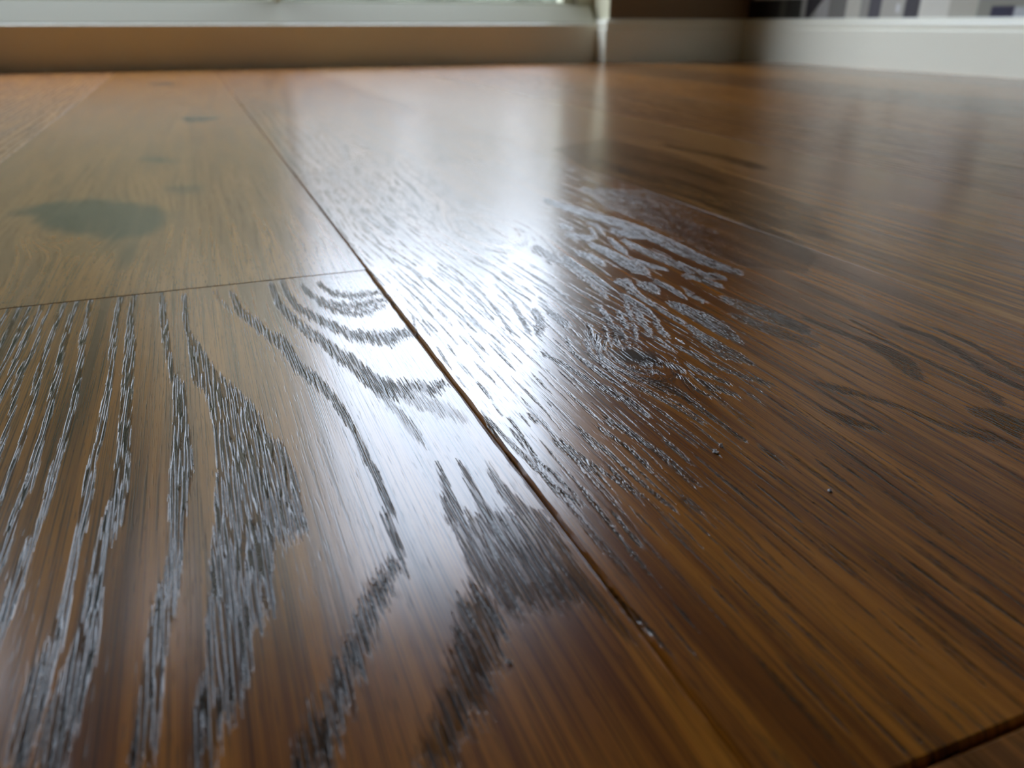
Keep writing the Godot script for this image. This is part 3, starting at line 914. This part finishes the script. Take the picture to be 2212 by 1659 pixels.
func trace_b():
	poly(255, [110.4, 333.2, 110.3, 318.4, 109, 302.3, 107.9, 287.4, 112.2, 281.9, 115.4, 283.9, 117.6, 289.5, 117.2, 299.8, 117.7, 313.5, 117.3, 328.4, 114.5, 339.6, 112.2, 338.1])
	poly(255, [125.4, 341.1, 120.1, 324.4, 119.8, 314.6, 121.5, 315, 123.9, 319.6, 126.2, 331.5, 128.5, 344.5, 127.5, 345.1])
	poly(255, [114.7, 298.2, 118.7, 290.8, 123.9, 283.9, 125, 284.7, 125.7, 286.5, 122.8, 296.9, 120.4, 306.7, 116.8, 304.1])
	poly(255, [133.9, 353.1, 135.7, 342.9, 142.6, 336.3, 144.8, 338.1, 146.1, 341.7, 142.8, 354, 139.8, 362.6, 136.3, 359.7])
	poly(255, [129.7, 334.5, 127.6, 314.4, 128.9, 297.5, 130.7, 282.7, 132.6, 268.9, 139.6, 263.1, 141.8, 264.6, 143.1, 267.5, 138.5, 276.2, 137.4, 291, 136.2, 307, 134, 323, 134.2, 340.5, 132, 339.6])
	poly(255, [130.2, 432.6, 137.1, 389.4, 143.1, 363.7, 144.2, 343.8, 143.5, 312.6, 143.9, 286.2, 149.8, 266.3, 152.6, 267.7, 155.1, 272.2, 153.8, 298, 155.2, 327.3, 155.5, 359.5, 152.9, 379, 146.3, 405.1, 138.4, 448.5, 133.7, 443.8])
	poly(135, [170, 469.6, 205.5, 448, 236.3, 421.2, 231.7, 342.3, 202.4, 276.7, 179.3, 257, 159.4, 278.7, 156, 302.7, 159.3, 335.8, 160.6, 370.2, 159.4, 405.0])
	poly(255, [88.9, 317.2, 88.1, 291.4, 88.4, 271.9, 89.4, 272.1, 90.3, 274.3, 91.8, 296.1, 93.3, 323.4, 91.2, 323.0])
	poly(255, [97.9, 322.7, 99.7, 311.4, 100.3, 301.5, 102.6, 302.3, 104.9, 307.7, 105.6, 320.4, 101.6, 328.9, 99.4, 327.1])
	poly(180, [80.1, 332.5, 83.6, 303.8, 81.9, 277.9, 80.5, 261.6, 82.3, 261.3, 84.8, 266.4, 87.4, 284.4, 88.7, 311, 88.1, 345.8, 83.8, 343.6])
	poly(210, [112.5, 371.3, 116.8, 368, 107, 356.2, 113.1, 342.7, 122.3, 347.5, 129.4, 366.9, 128.8, 369, 125.5, 363.5, 122.5, 353.1, 118.9, 354, 112.3, 363.9, 119.3, 369.7, 119.2, 383.5, 115.1, 379.8])
	poly(210, [130.5, 375.7, 130.6, 366.9, 126.7, 350.3, 127.4, 349.7, 129.2, 352.9, 136.1, 374.1, 134.2, 381.7, 132.2, 380.1])
	poly(255, [93.8, 276, 94, 269.3, 92.4, 260.3, 93.1, 251.9, 92.8, 237.9, 92.6, 222.3, 93.7, 222.5, 94.9, 224.7, 95.3, 240.6, 96.1, 255.3, 98.3, 266.3, 102.2, 279.5, 96.9, 281, 94.8, 279.4])
	poly(255, [93.8, 221.6, 90.7, 212.2, 89.7, 202.8, 88.2, 192.4, 90.9, 186.9, 94.2, 182.9, 94.7, 183, 95.1, 183.7, 96.5, 192.5, 96.1, 199.9, 96.3, 208.9, 95.4, 216.5, 96.2, 223.6, 95.3, 224.0])
	poly(255, [100.7, 268, 101.3, 260.7, 102.9, 257.2, 104.9, 257.7, 107, 261.9, 108.8, 270.4, 104.7, 273.9, 102.2, 272.2])
	poly(255, [109.8, 270.1, 109.7, 257.7, 109.5, 247.4, 110.6, 247.6, 112, 250, 113.6, 262.1, 113.3, 274.3, 111.5, 273.6])
	poly(255, [113.7, 252.1, 113.5, 240.6, 115, 241, 116.5, 243.7, 117.1, 255.8, 115.4, 255.4])
	poly(255, [125.2, 271.7, 128.9, 264.7, 132.1, 254.2, 133.7, 255, 134.9, 257.4, 133.5, 270.6, 128.8, 276.7, 126.4, 275.0])
	poly(255, [99.5, 242.7, 99.4, 234.3, 99, 220.5, 99.5, 208.4, 101.7, 200.6, 103, 200.8, 104.5, 203.1, 108, 216.6, 108.2, 230.1, 105.9, 241.8, 103.3, 247.4, 101.2, 246.4])
	poly(255, [123, 240.3, 122.3, 229.4, 122.6, 220.5, 125.2, 210.1, 128.1, 198.2, 131.9, 199.4, 135.3, 204.7, 135, 219.7, 132.6, 231.1, 129, 236.5, 127.3, 244.9, 125.1, 244.1])
	poly(200, [114.9, 223.3, 114.7, 212.9, 117.2, 200.8, 123.2, 186.9, 125.7, 187.9, 127.7, 191, 124.7, 208.3, 120.9, 219.3, 118, 226.7, 116.3, 226.0])
	poly(255, [72.2, 251.8, 69.9, 241.5, 66.9, 230.5, 66.9, 224.6, 64.7, 215.9, 65.2, 214.9, 66.8, 217.1, 70.5, 227.7, 69.9, 233.3, 73, 243.8, 75.4, 254.6, 74.3, 255.6])
	poly(255, [76.8, 243.3, 73.8, 235.6, 71.7, 227.8, 72.3, 226.9, 73.8, 229.1, 76.5, 237.1, 79.1, 244.4, 78.7, 245.9])
	poly(255, [84.9, 252.1, 80.7, 242.2, 77.3, 234.5, 77.3, 233.1, 78.7, 234.7, 82.6, 242.6, 86.9, 252.9, 86.7, 254.5])
	poly(255, [84.3, 244.3, 81, 234.7, 78.4, 228.5, 76.8, 219.9, 77.7, 219.2, 79.3, 221.7, 82, 230.8, 84.6, 236.8, 86.9, 246.3, 86.2, 247.2])
	poly(255, [86.2, 232.9, 82.5, 224.7, 80.1, 214.7, 81.3, 214, 83.5, 217.4, 85.6, 226.8, 88.4, 233.8, 88.1, 235.3])
	poly(255, [87.4, 257.2, 87.8, 245.3, 87.5, 236.4, 88.7, 236.4, 90, 239.1, 91, 248.9, 91.2, 261.8, 89.3, 261.3])
	poly(255, [75.6, 229.8, 70.3, 218, 70.4, 216.8, 71.7, 218.2, 77.3, 230.1, 77.2, 231.6])
	poly(255, [74.1, 219.4, 76.8, 214.2, 76, 202.1, 76.5, 202.1, 77.2, 203.2, 78.3, 215.8, 75.5, 221.4, 74.6, 220.8])
	poly(255, [64, 231.1, 60.7, 222.1, 55.3, 213.9, 54.8, 211.9, 56, 212.7, 62.1, 221.7, 66, 231.9, 65.7, 233.4])
	poly(255, [65.7, 226.7, 62.9, 220, 61.2, 214.4, 61.7, 213.4, 63, 215.3, 64.9, 220.8, 67.4, 227.2, 67.3, 228.6])
	poly(255, [60, 235.5, 57, 226.5, 51.9, 220.1, 48.3, 210.2, 48, 201.7, 48.2, 192.7, 49, 184, 51.7, 176.3, 53.4, 167.4, 55.5, 154.8, 56.4, 154.9, 57, 156.2, 54.8, 168.8, 53.5, 178.3, 50.8, 186.1, 50.1, 194.7, 49.9, 203.5, 50.3, 211.6, 53.1, 219.2, 58.5, 225.6, 62.1, 236.4, 61.7, 237.9])
	poly(255, [58.1, 224.9, 53.6, 216.7, 50.1, 206.2, 50.5, 196.9, 52.1, 189.4, 53.9, 184.8, 55.6, 179.4, 57.1, 175.1, 59.1, 170.2, 59.2, 160.5, 59.7, 151.2, 59.6, 141.9, 60.5, 141.8, 61.4, 143.1, 61.5, 152.6, 61.4, 162.3, 62, 172.8, 61.4, 179.8, 59.8, 184.7, 56.2, 187.9, 53.8, 191.5, 52.5, 199.1, 52.6, 208.3, 55.4, 216.9, 59.2, 224.2, 59.5, 226.2])
	poly(255, [55.1, 208.9, 54.2, 201.5, 54.4, 194.8, 57, 191.1, 61.7, 189.4, 62.7, 187.5, 63.4, 187.8, 63.7, 188.8, 62.8, 191.2, 58.3, 193.1, 55.9, 196.6, 55.5, 202.8, 56.1, 209.9, 55.7, 210.1])
	poly(255, [59.7, 196.4, 64.7, 194.4, 68.5, 191.4, 68.9, 187.5, 69.6, 185.4, 70.5, 185.5, 71.3, 187, 71.6, 190.3, 70.6, 194.1, 66.3, 197, 60.7, 198.2, 59.8, 197.4])
	poly(255, [65.8, 186, 66.4, 182.3, 66, 173, 66.9, 167.3, 67.7, 167.4, 68.4, 168.7, 67.5, 174.4, 68.3, 184, 67.4, 187.7, 66.5, 187.5])
	poly(255, [78.6, 204.9, 80, 197.1, 81, 189.5, 82.3, 182.7, 84.9, 175.5, 89, 168.1, 90.4, 168.7, 91.2, 170.4, 87.1, 177.8, 84.3, 184.8, 83.1, 191.6, 82.4, 199.7, 80.4, 207, 79.4, 206.6])
	poly(255, [73.6, 190.5, 73.4, 184.2, 75.9, 179.2, 77.4, 173.2, 78.3, 173.4, 79, 174.7, 77.9, 181.3, 75.8, 186.7, 75.9, 192.6, 74.8, 192.6])
	poly(255, [70.1, 179.1, 70.1, 173.3, 72.8, 169.5, 74.9, 165.6, 75.8, 165.8, 76.4, 167.1, 75.3, 172.2, 73.2, 176.5, 72, 181, 70.9, 180.8])
	poly(255, [33.8, 214.5, 36.4, 206.1, 38.6, 191.6, 40.2, 180.2, 42.4, 172.9, 43.5, 163.6, 44.2, 163.5, 45, 164.9, 45.3, 175.8, 43.3, 183.7, 40.1, 193.4, 38.1, 208.3, 35.5, 216.9, 34.4, 216.5])
	poly(255, [47.5, 226.3, 44.2, 217, 43.1, 210.2, 43.9, 202.4, 44, 194.1, 46, 182.4, 46.7, 182.5, 47.3, 183.9, 46.2, 196.5, 45.7, 204.3, 44.9, 212, 46, 217.9, 48.9, 226.7, 48.6, 227.9])
	poly(255, [1.2, 178.2, 2.3, 157.4, 3.9, 144.4, 4.9, 136.7, 6.9, 131.4, 7.6, 131.5, 7.9, 132.5, 5.9, 137.6, 4.6, 145, 3.8, 158.7, 2, 179, 1.5, 179.2])
	poly(255, [6.9, 176.7, 5.3, 152.6, 6.5, 144.5, 7.2, 136, 7.6, 135.8, 8, 136.6, 7.4, 145.2, 6.2, 153.3, 7.9, 177.4, 7.4, 177.9])
	poly(255, [13.1, 159.4, 13.9, 150.6, 15.7, 143.2, 16.4, 143.1, 16.8, 144.2, 15.7, 152.2, 14.6, 160.8, 13.8, 161.0])
	poly(255, [22.1, 164.1, 23.7, 146.5, 23.9, 136.2, 25.2, 122.6, 26, 122.4, 26.6, 123.5, 25.3, 137.3, 24.9, 147.5, 23.4, 165.4, 22.7, 165.5])
	poly(255, [27.5, 163.5, 29.2, 151.9, 29.7, 140.1, 30.5, 140, 31.1, 141.2, 30.4, 152.9, 28.8, 164.9, 28.1, 164.9])
	poly(255, [12, 125.4, 11.4, 117, 11.7, 112.7, 12.3, 112.5, 12.7, 113.3, 12.6, 117.7, 13, 125.9, 12.5, 126.3])
	poly(255, [30.7, 165.3, 33, 159.1, 34.5, 151.5, 35.8, 144.2, 36.2, 127.9, 36.8, 127.7, 37.5, 128.7, 37.4, 145.5, 36.3, 153.2, 35.3, 161.5, 32.9, 168.1, 31.4, 167.7])
	poly(255, [40.4, 149.7, 40.2, 138.2, 40.7, 138, 41.3, 139, 41.6, 150.6, 41, 150.8])
	poly(255, [29.8, 124.3, 30.2, 118.2, 31.2, 118, 32.1, 119.5, 31.8, 125.6, 30.8, 125.9])
	poly(255, [12.5, 175.8, 13.1, 170.8, 13.8, 170.6, 14.3, 172.1, 13.8, 177.1, 13.1, 177.3])
	poly(255, [14.9, 159.7, 17.8, 143.7, 19.6, 134.3, 21.9, 130, 22.6, 130.1, 22.8, 131, 20.7, 135.4, 18.7, 144.6, 15.9, 160.7, 15.3, 160.8])
	poly(235, [8.5, 311.2, 10.3, 284.1, 9.7, 261.4, 10.1, 261, 10.6, 262.3, 11.2, 285.4, 9.3, 312.7, 8.9, 312.8])
	poly(235, [12.8, 306.5, 13.4, 280.1, 13.9, 279.9, 14.4, 281.4, 13.6, 307.8, 13.1, 307.9])
	poly(235, [14.4, 347, 17.9, 325.8, 17.9, 296.9, 18.6, 271.5, 19.5, 253.8, 19.7, 243.6, 20.1, 243.4, 20.5, 244.6, 20.4, 255, 19.4, 272.7, 18.6, 298.1, 18.6, 327.1, 15.1, 348.6, 14.6, 348.4])
	poly(235, [14, 270.5, 14.7, 261.6, 15.2, 261.5, 15.6, 263, 15.1, 272.1, 14.5, 272.2])
	poly(235, [30, 324.3, 32.5, 300.1, 32.1, 281.2, 30, 253.3, 30.4, 253, 31, 254.4, 33, 282.3, 33.5, 301.7, 30.9, 326, 30.4, 325.9])
	poly(235, [20.5, 311.3, 22.6, 290.4, 23.4, 270.7, 24, 270.6, 24.5, 272.3, 23.6, 292, 21.4, 312.8, 20.9, 312.7])
	poly(235, [47.3, 328.3, 49.6, 307.9, 49.7, 285.6, 51.2, 267.7, 51.9, 267.8, 52.5, 269.5, 50.9, 287.3, 50.7, 309.7, 48.3, 330.1, 47.7, 329.9])
	poly(235, [54, 307.8, 54.9, 296.1, 55.4, 296.3, 55.9, 297.7, 55.1, 309.7, 54.5, 309.5])
	poly(235, [64.7, 319.7, 65.2, 291.7, 65.8, 282.1, 65.9, 264.7, 66.5, 264.8, 67.2, 266.5, 67.2, 284.1, 66.6, 293.8, 65.7, 321.4, 65.2, 321.2])
	poly(235, [45.5, 291.9, 43.6, 268, 40.9, 256.9, 38.6, 244.7, 36.7, 236.4, 37.4, 234.8, 39.1, 237.9, 40.8, 246.3, 43.5, 258.9, 45.1, 269.6, 46.7, 293.4, 46.2, 293.6])
	poly(235, [36.2, 320.3, 37.1, 298.4, 36.7, 288, 37.2, 287.8, 37.7, 289.2, 38.1, 299.9, 37, 321.7, 36.5, 321.6])
	poly(235, [36.6, 285.1, 34.5, 263.7, 32.1, 245.2, 30.9, 237.5, 31.7, 236.6, 32.9, 239.2, 33.6, 246.6, 35.9, 265.2, 37.6, 286.2, 37.2, 286.6])
	poly(235, [55.9, 270.1, 56.2, 264.5, 56.8, 264.6, 57.4, 266.1, 57.1, 271.8, 56.5, 271.7])
	poly(235, [5.1, 262, 5.8, 247.9, 6.3, 247.7, 6.6, 249, 5.8, 262.9, 5.4, 263.1])
	poly(235, [47, 255.5, 43.9, 244, 40.2, 237.3, 39.3, 231.8, 42.5, 234.2, 47.9, 244.5, 50.3, 257.8, 49.3, 259.8])
	poly(235, [51.6, 251.2, 51.3, 236.1, 53.6, 236.1, 55.9, 241.7, 55.2, 255.9, 53.3, 255.8])
	poly(235, [-0.1, 246.8, 3.9, 270.7, 3.7, 271.3, 3.3, 270.4, -0.7, 246.6, -0.5, 245.9])
	poly(235, [23.4, 258.3, 22.6, 242.2, 23.2, 241.8, 23.9, 243.5, 24.5, 259.4, 24, 259.8])
	poly(235, [60.1, 346.6, 67.4, 335.7, 68, 336.4, 68.3, 337.7, 61, 348.7, 60.3, 348.0])
	poly(235, [51, 334.5, 52.8, 320.8, 53.3, 321, 53.7, 322.3, 51.9, 336.1, 51.3, 335.9])
	poly(235, [13.8, 377.8, 18.4, 357.2, 21.7, 333, 22.2, 333.2, 22.5, 334.6, 19, 358.7, 14.4, 379.5, 13.9, 379.2])
	poly(235, [19.6, 429, 23, 392.3, 23.4, 392.5, 23.7, 394, 20.4, 431, 19.9, 430.8])
	poly(235, [29.5, 436.3, 29.7, 404.3, 30.1, 404.2, 30.5, 405.9, 30.4, 438.1, 29.9, 438.2])
	poly(225, [138.1, 212.4, 139.1, 198.8, 141.1, 185, 138.5, 173.5, 134.5, 161.4, 133.1, 154.6, 135.6, 153.9, 140.5, 158.6, 146, 168.4, 147, 179.5, 144.5, 187.7, 142.7, 202, 141.2, 215.3, 139.5, 214.7])
	poly(225, [149, 190.5, 148.5, 173, 147, 157.4, 146.1, 142.1, 140.9, 133, 143.2, 132.5, 147.3, 136, 149.9, 144.3, 149.8, 159.2, 150.6, 174.5, 151, 192.1, 150, 191.9])
	poly(225, [164.3, 191, 166.4, 180.1, 163.1, 166, 157.5, 151.6, 157, 137.9, 158.7, 138.1, 160.6, 140, 161.9, 154.1, 168.1, 169, 170.3, 182.9, 167, 193.1, 165.5, 192.6])
	poly(225, [102.6, 163.5, 105.5, 156.1, 109.6, 150.1, 114.6, 140.7, 115.6, 126.6, 121, 117.3, 123, 117.9, 124.3, 119.6, 118.4, 128.5, 116.3, 141.9, 112.2, 152.2, 109.9, 160, 104.7, 165.5, 103.4, 165.0])
	poly(225, [129.6, 132.4, 129.9, 127.1, 128.7, 116.6, 134.7, 117.2, 140.6, 123.2, 138.4, 132.4, 134.1, 135.6, 131.4, 134.9])
	poly(225, [175.3, 187, 173.9, 169.9, 166.3, 144.8, 168.4, 144.9, 171.2, 147.4, 177.2, 172, 177.6, 188.6, 176.5, 188.3])
	poly(225, [153.4, 204.5, 151.6, 187.2, 148.5, 175.8, 149.2, 175.8, 150.1, 176.8, 153, 188.3, 155, 205.7, 154.2, 205.6])
	poly(225, [92.3, 149.2, 93, 140.3, 97.7, 133.2, 98.8, 133.5, 99.6, 134.7, 96.9, 143.3, 94.3, 150.8, 93.2, 150.6])
	poly(225, [122.1, 127.9, 124.3, 120.7, 123.6, 112.1, 124.6, 112.1, 125.6, 113.2, 126, 121.7, 123.5, 128.9, 122.7, 128.7])


func stain_b():
	poly(255, [56, 202, 57, 208, 61, 210, 66, 206, 69, 200, 67, 197, 62, 197, 58, 198])
	poly(150, [83, 382, 82.6, 385, 85, 386, 87, 383, 85, 382])


func stain_c():
	poly(255, [51.1, 539.7, 62, 545.7, 76.6, 548, 96.6, 532.2, 116.1, 514.2, 125.8, 486.2, 122, 453.2, 114.1, 440.6, 102.4, 437.8, 85.6, 451.8, 67.2, 474.6, 57.5, 499.5])
	poly(255, [95.5, 493.5, 98.2, 460.5, 102.8, 427.8, 105.9, 404.1, 109.1, 379.6, 110, 376.9, 110.4, 380.1, 108.7, 405.9, 106, 431.7, 102, 463, 100.8, 491.4, 97.3, 506.8])
	poly(200, [137.5, 989.9, 153.2, 961.1, 171.9, 989.1, 173.8, 1004.6, 172.7, 1018.7, 154.4, 1026, 138, 1026.6, 136, 1009.7])
	poly(200, [84.9, 1618.7, 121.4, 1595.4, 123.2, 1626.4, 121, 1660.2, 83.6, 1665.4, 82.8, 1642.3])
	poly(200, [104.6, 701.9, 113.4, 694.9, 129.6, 680.6, 130.4, 685, 129.8, 691.1, 113.1, 713.2, 104.1, 716.7, 103.3, 709.9])
	poly(200, [124.9, 561.6, 134.2, 552.5, 145.7, 557.1, 146.4, 561.4, 145.7, 565.7, 134.2, 567.1, 124.9, 571.4, 124, 567.0])
	poly(200, [40.9, 520.9, 53.8, 514.5, 54, 524.5, 50.7, 534.8, 39.7, 528, 39.7, 524.4])
	poly(200, [82, 426.4, 93.4, 414.7, 93.8, 416.5, 93.1, 419.4, 81.7, 429.9, 81.4, 428.6])


func trace_d():
	poly(120, [18.5, 642.6, 88.2, 679.7, 103, 580.6, 85.5, 450.2, 65.5, 362, 21.6, 298.2, 7.7, 335.2, 0.7, 401.4, -10.4, 469.6])
	poly(190, [6.8, 457.2, 12.3, 405.7, -0.7, 337.7, -3.8, 295.5, 0.5, 297.4, 5.6, 304.7, 12.5, 351.8, 31.5, 430.1, 23.8, 483.1, 14.5, 474.4])
	poly(190, [-36.4, 384, -28.7, 344.2, -23.8, 306.8, -20.5, 273.1, -16.4, 275, -12.2, 281.4, -10.3, 322, -11.7, 366.2, -21.3, 406.6, -29.9, 399.2])
	poly(190, [10.2, 511.7, 20.1, 436.7, 14.6, 374, 14.3, 333.4, 19.5, 336.2, 25.3, 345.1, 32.8, 395.4, 41, 465.5, 29, 543.4, 18.6, 532.3])
	poly(190, [116.4, 612.7, 123.7, 546, 117.3, 489.2, 122.3, 479, 127.2, 482.8, 132.3, 490.7, 137.8, 513.9, 137, 563.7, 128.2, 630.7, 121.9, 623.9])
	poly(190, [50.7, 571.8, 58.9, 496.4, 56.8, 440.9, 64.2, 446.5, 72.4, 460.4, 76.1, 520.8, 64.6, 595.1, 57.1, 586.7])
